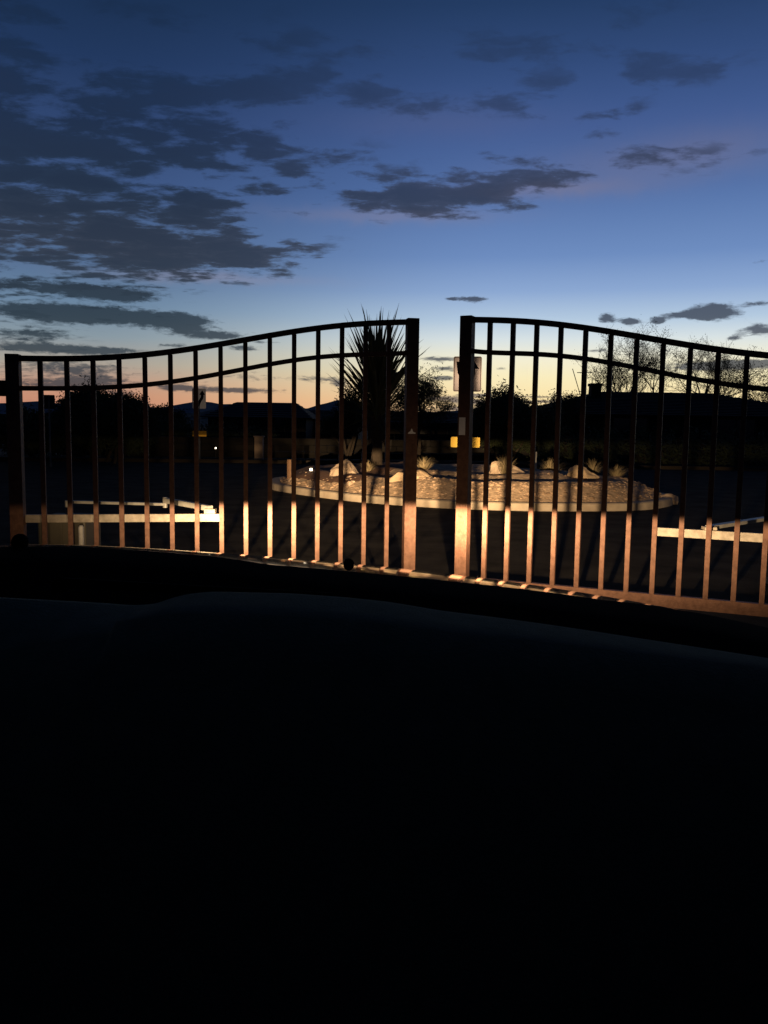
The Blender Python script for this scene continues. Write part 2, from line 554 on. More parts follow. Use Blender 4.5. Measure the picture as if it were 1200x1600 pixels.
RA = np.array([(p.x, p.y) for p in ring])
RB = np.roll(RA, -1, axis=0)
NP_, NR = 480, 46
inner = [inward(i, 0.21) for i in range(120)]
vs, fs = [], []
for r in range(NR):
    t = (r / NR) ** 1.5
    for i in range(NP_):
        k, u = divmod(i, 4)
        w = inner[k].lerp(inner[(k + 1) % 120], u / 4).lerp(cen, t)
        vs.append((w.x, w.y))
vs.append((cen.x, cen.y))
P_ = np.array(vs)
D_ = np.full(len(P_), 1e9)
for a, b in zip(RA, RB):
    ab = b - a
    tt = np.clip(((P_ - a) @ ab) / (ab @ ab), 0, 1)
    D_ = np.minimum(D_, np.hypot(*(a + tt[:, None] * ab - P_).T))
vs = [(float(p[0]), float(p[1]), mound_z(max(0, float(d) - .2), float(p[0]), float(p[1]))) for p, d in zip(P_, D_)]
for r in range(NR - 1):
    for i in range(NP_):
        j = (i + 1) % NP_
        fs.append((r * NP_ + i, r * NP_ + j, (r + 1) * NP_ + j, (r + 1) * NP_ + i))
for i in range(NP_):
    fs.append(((NR - 1) * NP_ + i, (NR - 1) * NP_ + (i + 1) % NP_, NR * NP_))
im = MB()
im.add(vs, fs)
bed = im.build('island_bed', M['gravel'], smooth=True)
bed.data.materials.append(M['mulch'])
for p in bed.data.polygons:
    c = p.center
    if c.x < -0.55 + 0.45 * (c.y - 16.2) + 0.35 * noise3(c.x * 2, c.y * 2) and edge_dist(c.x, c.y) > .5 + .1 * noise3(c.x * 3, c.y * 3) and c.x < .6:
        p.material_index = 1
tag(bed, kind='structure')


def bed_z(x, y):
    return mound_z(max(0, edge_dist(x, y) - .2), x, y)


def rock_mesh(name, sx, sy, sz, seed, sub=3, rough=.22, m=None, peak=None):
    bm = bmesh.new()
    bmesh.ops.create_icosphere(bm, subdivisions=sub, radius=1.0)
    rs = random.Random(seed)
    planes = []
    for _ in range(9):
        d = Vector((rs.uniform(-1, 1), rs.uniform(-1, 1), rs.uniform(-.3, 1))).normalized()
        planes.append((d, rs.uniform(.62, .9)))
    for v in bm.verts:
        c = v.co.copy()
        for d, h in planes:
            k = c.dot(d)
            if k > h:
                c -= d * (k - h)
        n = noise3(c.x * 1.7 + seed, c.y * 1.7, c.z * 1.7) * rough + noise3(c.x * 5 + seed, c.y * 5, c.z * 5) * rough * .3
        c *= 1 + n
        if peak:
            c.x *= 1 - peak * max(0, c.z)
        v.co = Vector((c.x * sx, c.y * sy, c.z * sz))
    me = bpy.data.meshes.new(name)
    bm.to_mesh(me)
    bm.free()
    me.materials.append(m or M['rock'])
    return me


def boulder(px0, px1, ytop, ybase, Y, seed, label, m=None, peak=None):
    a, b = at_y(px0, ybase, Y), at_y(px1, ybase, Y)
    top = at_y((px0 + px1) / 2, ytop, Y)
    zb = bed_z(a.x, Y)
    w = (b.x - a.x) / 2
    h = (top.z - zb + .08)
    me = rock_mesh('boulder', w * 1.12, w * .8, h * 1.12, seed, 4, .2, m, peak)
    o = bpy.data.objects.new('boulder', me)
    COL.objects.link(o)
    o.location = ((a.x + b.x) / 2, Y, zb - .08)
    o.rotation_euler = (0, 0, seed)
    o.rotation_euler = (0, 0, 0)
    return tag(o, label, 'boulder', 'boulders on the island')


boulder(508, 572, 722, 748, 17.6, 3, 'brown pointed boulder beside the yucca at the left of the island', None, .2)
boulder(606, 675, 734, 768, 15.95, 11, 'squat yellowish boulder half hidden behind the left gate end post', M['rockpale'])
boulder(758, 828, 724, 752, 17.2, 23, 'largest rounded tan boulder just right of the keep right sign', None)
boulder(883, 938, 730, 752, 17.2, 35, 'pale pointed boulder between two grass clumps on the right of the island', M['rockpale'], .2)
boulder(1030, 1062, 772, 790, 16.0, 41, 'low rock at the far right tip of the island')
boulder(690, 730, 742, 756, 17.6, 47, 'flat low rock behind the gap between the gate leaves')
boulder(540, 560, 752, 768, 16.4, 53, 'small pale rock at the edge of the red gravel')
boulder(940, 985, 752, 770, 16.2, 59, 'low sandy rock in the gravel slope right of the pale pointed boulder')

# cobbles strewn on the bed's slope: nobody could count them
cob = MB()
base = []
for k in range(4):
    me = rock_mesh('cob', 1, .85, .6, 60 + k, 1, .25)
    base.append(([v.co.copy() for v in me.vertices], [tuple(p.vertices) for p in me.polygons]))
    bpy.data.meshes.remove(me)
rs = random.Random(5)
cnt = 0
while cnt < 4200:
    i = rs.randrange(120)
    d = rs.uniform(.24, .98) if rs.random() < .85 else rs.uniform(.3, 3.2)
    p = inward(i, d).lerp(inward((i + 1) % 120, d), rs.random())
    if p.y > 19.5 or (p.x < -.35 + .45 * (p.y - 16.2) and d > .5 and p.x < .6 and rs.random() < .93):
        cnt += 1
        continue
    s = rs.choice([.02, .025, .03, .035, .045, .07]) * rs.uniform(.7, 1.2)
    rot = Euler((rs.uniform(-.4, .4), rs.uniform(-.4, .4), rs.uniform(0, 6.3))).to_matrix()
    vv, ff = base[cnt % 4]
    z = mound_z(d - .2, p.x, p.y)
    cob.add([rot @ (v * s) + Vector((p.x, p.y, z - s * .25)) for v in vv], ff)
    cnt += 1
tag(cob.build('cobbles', M['stone']), kind='stuff')


def ridge(name, pts, Y, depth, m, kind='structure', zb=0, jag=0.0, seed=0, mid=0.45):
    mb = MB()
    xs = np.linspace(pts[0][0], pts[-1][0], 160)
    ys = np.interp(xs, [p[0] for p in pts], [p[1] for p in pts])
    vs = []
    for x, y in zip(xs, ys):
        y2 = y + jag * noise3(x * .09, seed) + jag * .5 * noise3(x * .3, seed + 5)
        t = at_y(x, y2, Y)
        r = noise3(x * .05, seed + 9) * .25
        vs += [(t.x, Y - depth, zb), (t.x, Y - depth * (mid + r), zb + (t.z - zb) * .42), (t.x, Y, t.z), (t.x, Y + depth, zb)]
    fs = []
    for i in range(len(xs) - 1):
        for k in range(3):
            fs.append((i * 4 + k, (i + 1) * 4 + k, (i + 1) * 4 + k + 1, i * 4 + k + 1))
    mb.add(vs, fs)
    return tag(mb.build(name, m), kind=kind)


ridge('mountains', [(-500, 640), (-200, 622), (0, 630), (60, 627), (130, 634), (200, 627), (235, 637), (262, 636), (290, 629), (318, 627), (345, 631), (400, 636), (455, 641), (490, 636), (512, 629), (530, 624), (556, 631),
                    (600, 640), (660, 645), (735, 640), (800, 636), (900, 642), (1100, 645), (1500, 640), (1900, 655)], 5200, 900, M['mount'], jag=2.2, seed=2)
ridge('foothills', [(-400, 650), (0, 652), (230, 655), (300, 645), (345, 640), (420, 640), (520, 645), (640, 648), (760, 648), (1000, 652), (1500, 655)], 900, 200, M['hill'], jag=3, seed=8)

# ------------------------------------------------------------------ houses
def hip_roof(mb, x0, x1, y0, y1, ze, zr, inset, rows=12, over=.5):
    """stepped tile courses on four slopes up to a ridge"""
    x0, x1, y0, y1 = x0 - over, x1 + over, y0 - over, y1 + over
    for r in range(rows):
        a, b = r / rows, (r + 1) / rows

        def rect(t):
            return x0 + inset * t, x1 - inset * t, y0 + (y1 - y0) / 2 * t, y1 - (y1 - y0) / 2 * t
        xa, xb, ya, yb = rect(a)
        xc, xd, yc, yd = rect(b)
        za, zb = ze + (zr - ze) * a + .05, ze + (zr - ze) * b
        zl = ze + (zr - ze) * a - .01
        A = [(xa, ya, za), (xb, ya, za), (xb, yb, za), (xa, yb, za)]
        B = [(xc, yc, zb), (xd, yc, zb), (xd, yd, zb), (xc, yd, zb)]
        L = [(xa, ya, zl), (xb, ya, zl), (xb, yb, zl), (xa, yb, zl)]
        mb.add(A + B, [(k, (k + 1) % 4, 4 + (k + 1) % 4, 4 + k) for k in range(4)])
        mb.add(L + A, [(k, (k + 1) % 4, 4 + (k + 1) % 4, 4 + k) for k in range(4)])
    mb.add([(x0, y0, ze), (x1, y0, ze), (x1, y1, ze), (x0, y1, ze)], [(0, 3, 2, 1)])


def house(x0, x1, y0, y1, ze, zr, inset, label, wins=(), garage=None, chim=None, rows=12):
    t = empty('house', ((x0 + x1) / 2, y0, 0))
    ox, oy = (x0 + x1) / 2, y0
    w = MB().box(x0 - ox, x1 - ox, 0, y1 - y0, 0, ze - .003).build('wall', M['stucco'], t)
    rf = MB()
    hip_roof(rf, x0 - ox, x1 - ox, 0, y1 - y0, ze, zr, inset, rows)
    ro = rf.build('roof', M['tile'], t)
    for (wx, wz, ww, wh) in wins:
        fr = MB()
        fr.box(wx - ox - .06, wx - ox + ww + .06, -.05, .01, wz - .06, wz)
        fr.box(wx - ox - .06, wx - ox + ww + .06, -.05, .01, wz + wh, wz + wh + .06)
        fr.box(wx - ox - .06, wx - ox, -.05, .01, wz, wz + wh)
        fr.box(wx - ox + ww, wx - ox + ww + .06, -.05, .01, wz, wz + wh)
        fr.box(wx - ox + ww / 2 - .025, wx - ox + ww / 2 + .025, -.045, .01, wz, wz + wh)
        f = fr.build('window', M['trim'], t)
        MB().box(wx - ox, wx - ox + ww, -.012, -.006, wz, wz + wh).build('pane', M['glass'], f)
    if garage:
        gx, gw = garage
        g = MB()
        for k in range(4):
            g.box(gx - ox, gx - ox + gw, -.03, .01, .05 + k * .55, .05 + k * .55 + .53)
        g.build('garage_door', M['trim'], t)
    if chim:
        cx, cy, cw, ct = chim
        c = MB().box(cx - ox - cw / 2, cx - ox + cw / 2, cy - oy - .3, cy - oy + .3, ze, ct)
        c.box(cx - ox - cw / 2 - .05, cx - ox + cw / 2 + .05, cy - oy - .35, cy - oy + .35, ct - .14, ct)
        c.build('chimney', M['stucco'], ro)
    return tag(t, label, 'house')


def hx(x, Y):
    return at_y(x, 650, Y).x


def hz(y, Y, x=600):
    return at_y(x, y, Y).z


# right-hand house: its hip rises from x 850 to the ridge and runs out of the frame
Yr = 46
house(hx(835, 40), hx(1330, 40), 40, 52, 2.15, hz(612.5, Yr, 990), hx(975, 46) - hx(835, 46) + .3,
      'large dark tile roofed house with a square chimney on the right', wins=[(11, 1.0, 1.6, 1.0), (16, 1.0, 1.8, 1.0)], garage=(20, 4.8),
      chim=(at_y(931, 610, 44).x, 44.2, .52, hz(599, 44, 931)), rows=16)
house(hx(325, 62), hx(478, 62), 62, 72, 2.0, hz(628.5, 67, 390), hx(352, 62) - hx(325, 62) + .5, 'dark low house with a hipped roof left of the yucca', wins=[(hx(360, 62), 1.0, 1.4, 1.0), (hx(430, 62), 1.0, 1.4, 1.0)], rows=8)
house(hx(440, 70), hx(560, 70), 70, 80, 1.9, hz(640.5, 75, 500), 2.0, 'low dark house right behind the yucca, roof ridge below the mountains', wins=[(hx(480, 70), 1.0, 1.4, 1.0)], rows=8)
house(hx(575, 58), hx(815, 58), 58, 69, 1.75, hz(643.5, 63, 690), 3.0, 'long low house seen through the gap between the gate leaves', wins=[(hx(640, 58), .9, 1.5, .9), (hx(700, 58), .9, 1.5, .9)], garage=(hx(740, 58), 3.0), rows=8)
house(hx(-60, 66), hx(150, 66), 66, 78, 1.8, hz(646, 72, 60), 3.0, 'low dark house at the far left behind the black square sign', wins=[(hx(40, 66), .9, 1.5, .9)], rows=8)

# a thin antenna mast behind the chimney
an = empty('antenna_mast', (at_y(940, 612, 50).x, 54, 0))
zt = hz(546, 54, 940)
MB().tube([(0, 0, 0), (0, 0, zt)], .045, 6).build('pole', M['post'], an)
MB().tube([(-.6, 0, hz(578, 54)), (.4, 0, hz(578, 54) + .02)], .025, 4).build('crossbar', M['post'], an)
a2 = MB()
a2.tube([(-.35, 0, hz(612, 54)), (-.9, 0, hz(572, 54))], .025, 4)
a2.tube([(.25, 0, hz(612, 54)), (.45, 0, hz(585, 54))], .02, 4)
a2.build('whip', M['post'], an)
tag(an, 'thin antenna mast rising behind the chimney of the right-hand house', 'antenna')

# lit stucco gate pillar in the distance
pl = empty('garden_pillar', (at_y(405, 690, 34).x, 34, 0))
zt = hz(681, 34, 405)
MB().box(-.17, .17, -.17, .17, 0, zt - .05).build('shaft', M['stuccol'], pl)
MB().box(-.21, .21, -.21, .21, zt - .05, zt).build('cap', M['stuccol'], pl)
tag(pl, 'tan stucco garden pillar faintly lit far behind the left gate leaf', 'pillar')

# low garden wall behind the far kerb, built of blocks in courses
gw = empty('garden_wall', (0, 36, 0))
blk = MB().box(0, .98, -.1, .1, 0, .28)
b0 = blk.build('block', M['stucco'], gw)
first = True
for r in range(3):
    for k in range(36):
        o = b0 if first else b0.copy()
        if not first:
            COL.objects.link(o)
            o.parent = gw
        first = False
        o.location = (-14 + k * 1.0 + (r % 2) * .5, random.uniform(-.008, .008), .01 + r * .295)
tag(gw, 'low dark block garden wall across the street behind the island', 'wall')


# ------------------------------------------------------------------ plants
def leaf_quads(mb, c, n, spread, size, rs, flat=1.0):
    for _ in range(n):
        d = Vector((rs.gauss(0, 1), rs.gauss(0, 1), rs.gauss(0, 1) * flat)) * spread
        p = c + d
        u = Vector((rs.uniform(-1, 1), rs.uniform(-1, 1), rs.uniform(-1, 1))).normalized()
        v = u.orthogonal().normalized()
        s = size * rs.uniform(.6, 1.3)
        mb.add([p - u * s, p + v * s * .35, p + u * s, p - v * s * .35], [(0, 1, 2, 3)])


def grow(rs, base, h, spread, levels=5, droop=0.0, trunks=1, r0=.12, up=.5, br=3, lean=0):
    """branch skeleton: a list of (points, radii) and the tips"""
    out, tips = [], []

    def go(p, d, L, r, lv):
        pts, rad = [p.copy()], [r]
        n = 4
        for k in range(n):
            d = (d + Vector((rs.gauss(0, .16), rs.gauss(0, .16), rs.gauss(0, .12) - droop * lv * .04))).normalized()
            p = p + d * (L / n)
            pts.append(p.copy())
            rad.append(r * (1 - .45 * (k + 1) / n))
        out.append((pts, rad, lv))
        if lv >= levels:
            tips.extend(pts[1:])
            return
        m = br if lv > 0 else br + 1
        for k in range(m):
            t = rs.uniform(.35, 1.0) if k else 1.0
            q = pts[min(n, max(1, int(round(t * n))))]
            ang = rs.uniform(0, 6.283)
            sp = spread * rs.uniform(.6, 1.25)
            side_ = Vector((math.cos(ang), math.sin(ang), rs.uniform(-.1, .5)))
            nd = (d * (1 - sp * .5) + side_ * sp + Vector((0, 0, up * .25))).normalized()
            go(q, nd, L * rs.uniform(.58, .82), max(.006, r * .55), lv + 1)
    for k in range(trunks):
        a = rs.uniform(0, 6.283)
        go(base + Vector((rs.uniform(-.1, .1), rs.uniform(-.1, .1), 0)) * trunks, Vector((math.cos(a) * .3 * (trunks > 1) + lean, math.sin(a) * .3 * (trunks > 1), 1)).normalized(), h * .34, r0, 0)
    return out, tips


def tree(px, ytop, Y, hgt_px_w, seed, label, leaves=3, leaf=.07, spreadl=.16, levels=5, trunks=2, mt=None, bspread=.75, r0=.1, zsink=0, br=3, group=None, name='tree', up=.5, twig=.006):
    rs = random.Random(seed)
    top = at_y(px, ytop, Y)
    base_ = Vector((0, 0, 0))
    sk, tips = grow(rs, base_, 1.0 * 3.0, bspread, levels, .2, trunks, r0, up=up, br=br)
    zmax = sorted(t.z for t in tips)[int(len(tips) * .985)]
    xs = sorted(abs(t.x) for t in tips)[int(len(tips) * .97)]
    halfw = hgt_px_w / 2 / F_PX * Y
    kx, kz = halfw / xs, (top.z - .1) / zmax
    t = empty(name, (top.x, Y, 0))
    tr, tw = MB(), MB()
    for pts, rad, lv in sk:
        P = [Vector((p.x * kx, p.y * kx, p.z * kz)) for p in pts]
        if lv <= 1:
            tr.tube(P, rad, 6, False)
        else:
            tw.tube(P, [max(twig, r * .8) for r in rad], 3, False)
    tr.build('trunk', M['bark'], t)
    tw.build('branches', M['bark'], t)
    if leaves:
        lf = MB()
        for p in tips:
            leaf_quads(lf, Vector((p.x * kx, p.y * kx, p.z * kz)), leaves, spreadl, leaf, rs)
        lf.build('crown', mt or M['foliage'], t)
    return tag(t, label, 'tree', group)


tree(1010, 517, 60, 150, 11, 'tall airy half bare tree behind the chimney house, nearest the chimney', leaves=2, leaf=.06, spreadl=.14, levels=5, trunks=4, br=3, mt=M['foliage2'], r0=.12, twig=.008)
tree(1120, 537, 62, 140, 12, 'airy half bare tree behind the roof ridge at the right', leaves=1, leaf=.065, spreadl=.14, levels=5, trunks=4, br=3, mt=M['foliage2'], r0=.12, twig=.008)
tree(1195, 565, 58, 150, 13, 'lower leafy tree at the right edge behind the house', leaves=2, leaf=.08, spreadl=.2, levels=5, trunks=3, br=3, mt=M['foliage2'], r0=.12, twig=.008)
tree(650, 583, 30, 125, 21, 'feathery dark tree behind the yucca and the left end post', leaves=3, leaf=.045, spreadl=.12, levels=5, trunks=3, br=3, r0=.08, twig=.005)
tree(548, 606, 33, 90, 22, 'small feathery tree peeking out left of the yucca', leaves=7, leaf=.055, spreadl=.13, levels=4, trunks=3, r0=.07)
tree(150, 616, 30, 98, 23, 'rounded loose shrubby tree behind the left gate leaf', leaves=12, leaf=.06, spreadl=.16, levels=4, trunks=4, r0=.07, br=4)
tree(185, 626, 29, 80, 24, 'smaller dense shrubby tree right of the loose rounded one', leaves=14, leaf=.06, spreadl=.15, levels=4, trunks=3, r0=.06, br=4)
tree(255, 642, 48, 60, 25, 'small far bush below the blue mountains', leaves=14, leaf=.09, spreadl=.2, levels=3, trunks=4, r0=.06, br=4)
tree(50, 652, 31, 100, 26, 'broad dark bush at the far left beneath the square sign', leaves=14, leaf=.08, spreadl=.2, levels=4, trunks=4, r0=.06, br=3)
tree(795, 624, 32, 110, 27, 'dense round dark tree right of the keep right sign', leaves=16, leaf=.07, spreadl=.18, levels=4, trunks=4, r0=.07, br=4)
tree(890, 616, 40, 50, 28, 'wispy bush showing over the sloping edge of the right-hand roof', leaves=4, leaf=.07, spreadl=.14, levels=4, trunks=3, r0=.05)


def hedge(x0, x1, ytop, Y, seed, label):
    rs = random.Random(seed)
    a, b = at_y(x0, ytop, Y), at_y(x1, ytop, Y)
    mb = MB()
    n = 26
    for k in range(n):
        x = a.x + (b.x - a.x) * (k + .5) / n - (a.x + b.x) / 2
        h = max(.5, a.z * (.75 + .3 * rs.random()))
        for j in range(5):
            c = Vector((x + rs.uniform(-.3, .3), rs.uniform(-.4, .4), h * (j + .6) / 5.2))
            leaf_quads(mb, c, 38, .2, .1, rs)
    st = MB()
    t = empty('shrub_row', ((a.x + b.x) / 2, Y, 0))
    mb.build('foliage', M['foliage'], t)
    for k in range(7):
        x = (a.x + (b.x - a.x) * (k + .5) / 7) - (a.x + b.x) / 2
        MB().tube([(x, 0, 0), (x + rs.uniform(-.2, .2), 0, .6)], .03, 5).build('stem', M['bark'], t)
    return tag(t, label, 'shrubs')


hedge(5, 240, 650, 36, 1, 'dense dark row of shrubs along the far kerb at the left')
hedge(240, 420, 664, 40, 2, 'lower dark row of shrubs below the hipped roof house')
hedge(840, 1240, 672, 34, 3, 'long dark row of shrubs in front of the right-hand house')

# yucca: trunk and individual sword leaves
yp = at_y(588, 726, 20.0)
yz = bed_z(yp.x, 20.0)
yu = empty('yucca', (yp.x, 20.0, yz))
tr = MB()
pts = [(0, 0, -.05), (.02, 0, .5), (-.02, 0, 1.2), (.03, 0, 2.1)]
tr.tube(pts, [.15, .12, .15, .1], 12)
tr.build('trunk', M['bark'], yu)
# dead skirt under the live leaves
sk = MB()
rs = random.Random(4)
for k in range(160):
    a = rs.uniform(0, 6.283)
    z = rs.uniform(.75, 1.15)
    L = rs.uniform(.25, .5)
    b_ = Vector((math.cos(a) * .15, math.sin(a) * .15, z))
    e_ = b_ + Vector((math.cos(a) * L * .35, math.sin(a) * L * .35, -L * .85))
    s_ = Vector((-math.sin(a), math.cos(a), 0)) * .02
    sk.add([b_ - s_, b_ + s_, e_], [(0, 1, 2)])
sk.build('dead_leaf_skirt', M['bark'], yu)


def blade_mesh(L, w, bend):
    mb = MB()
    n = 6
    vs = []
    for i in range(n + 1):
        t = i / n
        ww = w * (math.sin(min(1, t * 3 + .35) * math.pi / 2)) * (1 - t ** 2.2) + .0015
        z = -bend * t * t * L
        vs += [(L * t, -ww, z + ww * .35), (L * t, 0, z), (L * t, ww, z + ww * .35)]
    fs = []
    for i in range(n):
        fs += [(i * 3, i * 3 + 3, i * 3 + 4, i * 3 + 1), (i * 3 + 1, i * 3 + 4, i * 3 + 5, i * 3 + 2)]
    me = bpy.data.meshes.new('leaf')
    me.from_pydata(mb.v + vs, [], fs)
    me.materials.append(M['leaf_y'])
    return me


blades = [blade_mesh(1.58, .036, .03), blade_mesh(1.7, .034, .06), blade_mesh(1.42, .038, .1), blade_mesh(1.62, .032, .0)]
for k in range(235):
    t = (k + .5) / 235
    a = k * 2.39996 + rs.uniform(-.2, .2)
    z = 1.0 + 1.12 * t + rs.uniform(-.08, .08)
    elv = 46 + 36 * t ** 1.25 + rs.gauss(0, 6)
    if t < .35 and rs.random() < .2:
        elv = rs.uniform(-35, 30)
    o = bpy.data.objects.new('leaf', blades[k % 4])
    COL.objects.link(o)
    o.parent = yu
    o.location = (math.cos(a) * .08, math.sin(a) * .08, z)
    o.rotation_euler = Euler((rs.uniform(-.5, .5), -R_(min(89, elv)), a), 'XYZ')
    s = rs.uniform(.82, 1.1) if elv > 30 else rs.uniform(.4, .65)
    o.scale = (s, s * rs.uniform(.8, 1.15), s * rs.uniform(.2, 3.2))
tag(yu, 'tall spiky yucca standing on the island behind the left gate leaf', 'yucca')


def tuft(x, yb, ytop, Y, wpx, seed, label, zb=None):
    rs = random.Random(seed)
    p = at_y(x, yb, Y)
    z = bed_z(p.x, Y) if zb is None else zb
    H = at_y(x, ytop, Y).z - z
    Wd = wpx / 2 / F_PX * Y
    mb = MB()
    for k in range(150):
        a = rs.uniform(0, 6.283)
        r = rs.random() ** .7
        h = H * rs.uniform(.6, 1.05) * (1 - .3 * r)
        b_ = Vector((math.cos(a) * .08 * r, math.sin(a) * .08 * r, 0))
        m_ = b_ + Vector((math.cos(a) * Wd * .4 * r, math.sin(a) * Wd * .4 * r, h * .7))
        e_ = b_ + Vector((math.cos(a) * Wd * r * 1.05, math.sin(a) * Wd * r * 1.05, h))
        s_ = Vector((-math.sin(a), math.cos(a), 0)) * .006
        mb.add([b_ - s_, b_ + s_, m_ + s_, m_ - s_, e_], [(0, 1, 2, 3), (3, 2, 4)])
    o = mb.build('grass_clump', M['straw'])
    o.location = (p.x, Y, z - .02)
    return tag(o, label, 'grass clump', 'dry grass clumps on the island')


tuft(662, 738, 708, 17.6, 60, 1, 'pale dry grass clump right behind the left end post of the gate')
tuft(790, 745, 700, 16.9, 36, 2, 'pale dry grass clump growing in front of the largest boulder')
tuft(858, 738, 712, 18.6, 90, 3, 'wide dim grass clump between the largest boulder and the pale pointed one')
tuft(962, 752, 722, 17.4, 60, 4, 'dry grass clump right of the pale pointed boulder')
tuft(575, 735, 716, 18.4, 34, 5, 'small grass clump at the foot of the yucca')
tuft(925, 738, 712, 18.8, 50, 6, 'dim grass clump standing behind the pale pointed boulder')

# ------------------------------------------------------------------ signs
def rounded_plate(mb, w, h, r, y0, y1):
    pts = []
    for cx, cz, a0 in ((w / 2 - r, h / 2 - r, 0), (-w / 2 + r, h / 2 - r, 90), (-w / 2 + r, -h / 2 + r, 180), (w / 2 - r, -h / 2 + r, 270)):
        for k in range(5):
            a = R_(a0 + k * 22.5)
            pts.append((cx + r * math.cos(a), cz + r * math.sin(a)))
    n = len(pts)
    mb.add([(x, y0, z) for x, z in pts] + [(x, y1, z) for x, z in pts],
           [tuple(range(n)), tuple(range(n, 2 * n))[::-1]] + [(k, n + k, n + (k + 1) % n, (k + 1) % n) for k in range(n)])


def flat_poly(polys, y0, y1):
    mb = MB()
    for pts in polys:
        n = len(pts)
        mb.add([(x, y0, z) for x, z in pts] + [(x, y1, z) for x, z in pts],
               [tuple(range(n)), tuple(range(n, 2 * n))[::-1]] + [(k, n + k, n + (k + 1) % n, (k + 1) % n) for k in range(n)])
    return mb


# keep right sign on the island
Ys = 18.2
sp = at_y(730, 600, Ys)
sz = bed_z(sp.x, Ys)
st = empty('traffic_sign', (sp.x + .0, Ys, sz), R_(-8))
face = math.atan2(-.2 - 0, 0)
ztop, zbot = at_y(730, 557, Ys).z - sz, at_y(730, 612, Ys).z - sz
w = 43.5 / F_PX * Ys
h = ztop - zbot
zc = (ztop + zbot) / 2
MB().tube([(0, .03, -.1), (0, .03, ztop + .02)], .028, 8).build('sign_post', M['post'], st)
tilt = math.atan2(sp.x, Ys)
brd = empty  # boards are built about the post axis
mb = MB()
rounded_plate(mb, w, h, .04, -.006, 0)
pn = mb.build('sign_board', M['sheet_w'], st)
pn.location = (0, 0, zc)
pn.rotation_euler = (R_(5), 0, 0)
# thin dark border line just inside the edge
bd = MB()
iw, ih, t_ = w - .03, h - .03, .012
for (a, b, c, d) in ((-iw / 2, iw / 2, ih / 2 - t_, ih / 2), (-iw / 2, iw / 2, -ih / 2, -ih / 2 + t_), (-iw / 2, -iw / 2 + t_, -ih / 2 + t_, ih / 2 - t_), (iw / 2 - t_, iw / 2, -ih / 2 + t_, ih / 2 - t_)):
    bd.box(a, b, -.009, -.006, c, d)
bd.build('border', M['black'], pn)
# the black symbol: broad bowl with an arrowhead swinging to the right


def spx(x, y):  # photo pixel on the sign face, relative to its centre
    p = at_y(x, y, Ys)
    return (p.x - sp.x, p.z - sz - zc)


bowl = [spx(*q) for q in [(713.5, 565), (722, 565), (724, 566), (734, 560), (740, 560), (742, 566), (748.5, 577), (742, 576), (742, 584), (740.5, 590), (738, 596), (734, 600), (729, 601), (723, 597), (718, 589), (715, 582)]]
flat_poly([bowl], -.011, -.0065).build('arrow_symbol', M['black'], pn)
mk = MB()
rounded_plate(mk, 45 / F_PX * Ys, 16 / F_PX * Ys, .03, -.006, 0)
o = mk.build('marker_plate', M['sheet_y'], st)
o.location = (spx(727, 691)[0], 0, at_y(727, 691, Ys).z - sz)
tag(st, 'white keep right sign with a black arrow above a yellow marker, on the island', 'traffic sign')

# second sign further left across the street
Ys2 = 31.0
q2 = at_y(311, 622, Ys2)
s2 = empty('traffic_sign', (q2.x, Ys2, 0), R_(12))
zt2, zb2 = at_y(311, 607, Ys2).z, at_y(311, 638.5, Ys2).z
MB().tube([(0, .03, 0), (0, .03, zt2)], .03, 8).build('sign_post', M['post'], s2)
mb = MB()
rounded_plate(mb, .50, zt2 - zb2, .04, -.006, 0)
pn2 = mb.build('sign_board', M['sheet_dim'], s2)
pn2.location = (0, 0, (zt2 + zb2) / 2)
pn2.rotation_euler = (R_(2.4), 0, 0)
arrow = [(-.09, -.30), (.0, -.29), (.02, -.20), (.06, -.12), (.14, .0), (.16, .08), (.16, .14), (.22, .14), (.11, .31), (-.01, .14), (.06, .14), (.05, .06), (-.03, -.06), (-.09, -.18)]
flat_poly([[(x * .9 + .02, z) for x, z in arrow]], -.01, -.0065).build('arrow_symbol', M['black'], pn2)
mk = MB()
rounded_plate(mk, .52, .2, .02, -.006, 0)
o = mk.build('marker_plate', M['sheet_ydim'], s2)
o.location = (0, 0, at_y(311, 677.5, Ys2).z)
tag(s2, 'white sign with a black bent arrow over a dull yellow plate, left across the street', 'traffic sign')

# black back of a square sign, far left
Ys3 = 26.5
q3 = at_y(77, 629, Ys3)
s3 = empty('traffic_sign', (q3.x, Ys3, 0), R_(5))
zt3, zb3 = at_y(77, 617, Ys3).z, at_y(77, 639, Ys3).z
MB().tube([(0, -.03, 0), (0, -.03, zt3)], .028, 8).build('sign_post', M['post'], s3)
mb = MB()
rounded_plate(mb, .345, zt3 - zb3, .03, 0, .006)
o = mb.build('sign_board', M['trim'], s3)
o.location = (0, 0, (zt3 + zb3) / 2)
tag(s3, 'square sign seen as a black silhouette beside the rounded tree at the far left', 'traffic sign')

# ------------------------------------------------------------------ small things on and round the island
def garden_light(x, y, Y, zb, label):
    p = at_y(x, y, Y)
    t = empty('garden_light', (p.x, Y, zb))
    h = p.z - zb
    MB().tube([(0, 0, -.03), (0, 0, h - .03)], .015, 6).build('stake', M['trim'], t)
    MB().tube([(0, 0, h - .03), (0, 0, h + .03)], [.033, .028], 8).build('bulb', M['bulb'], t)
    MB().tube([(0, 0, h + .031), (0, 0, h + .06)], [.07, .015], 10).build('hood', M['trim'], t)
    return tag(t, label, 'garden light')


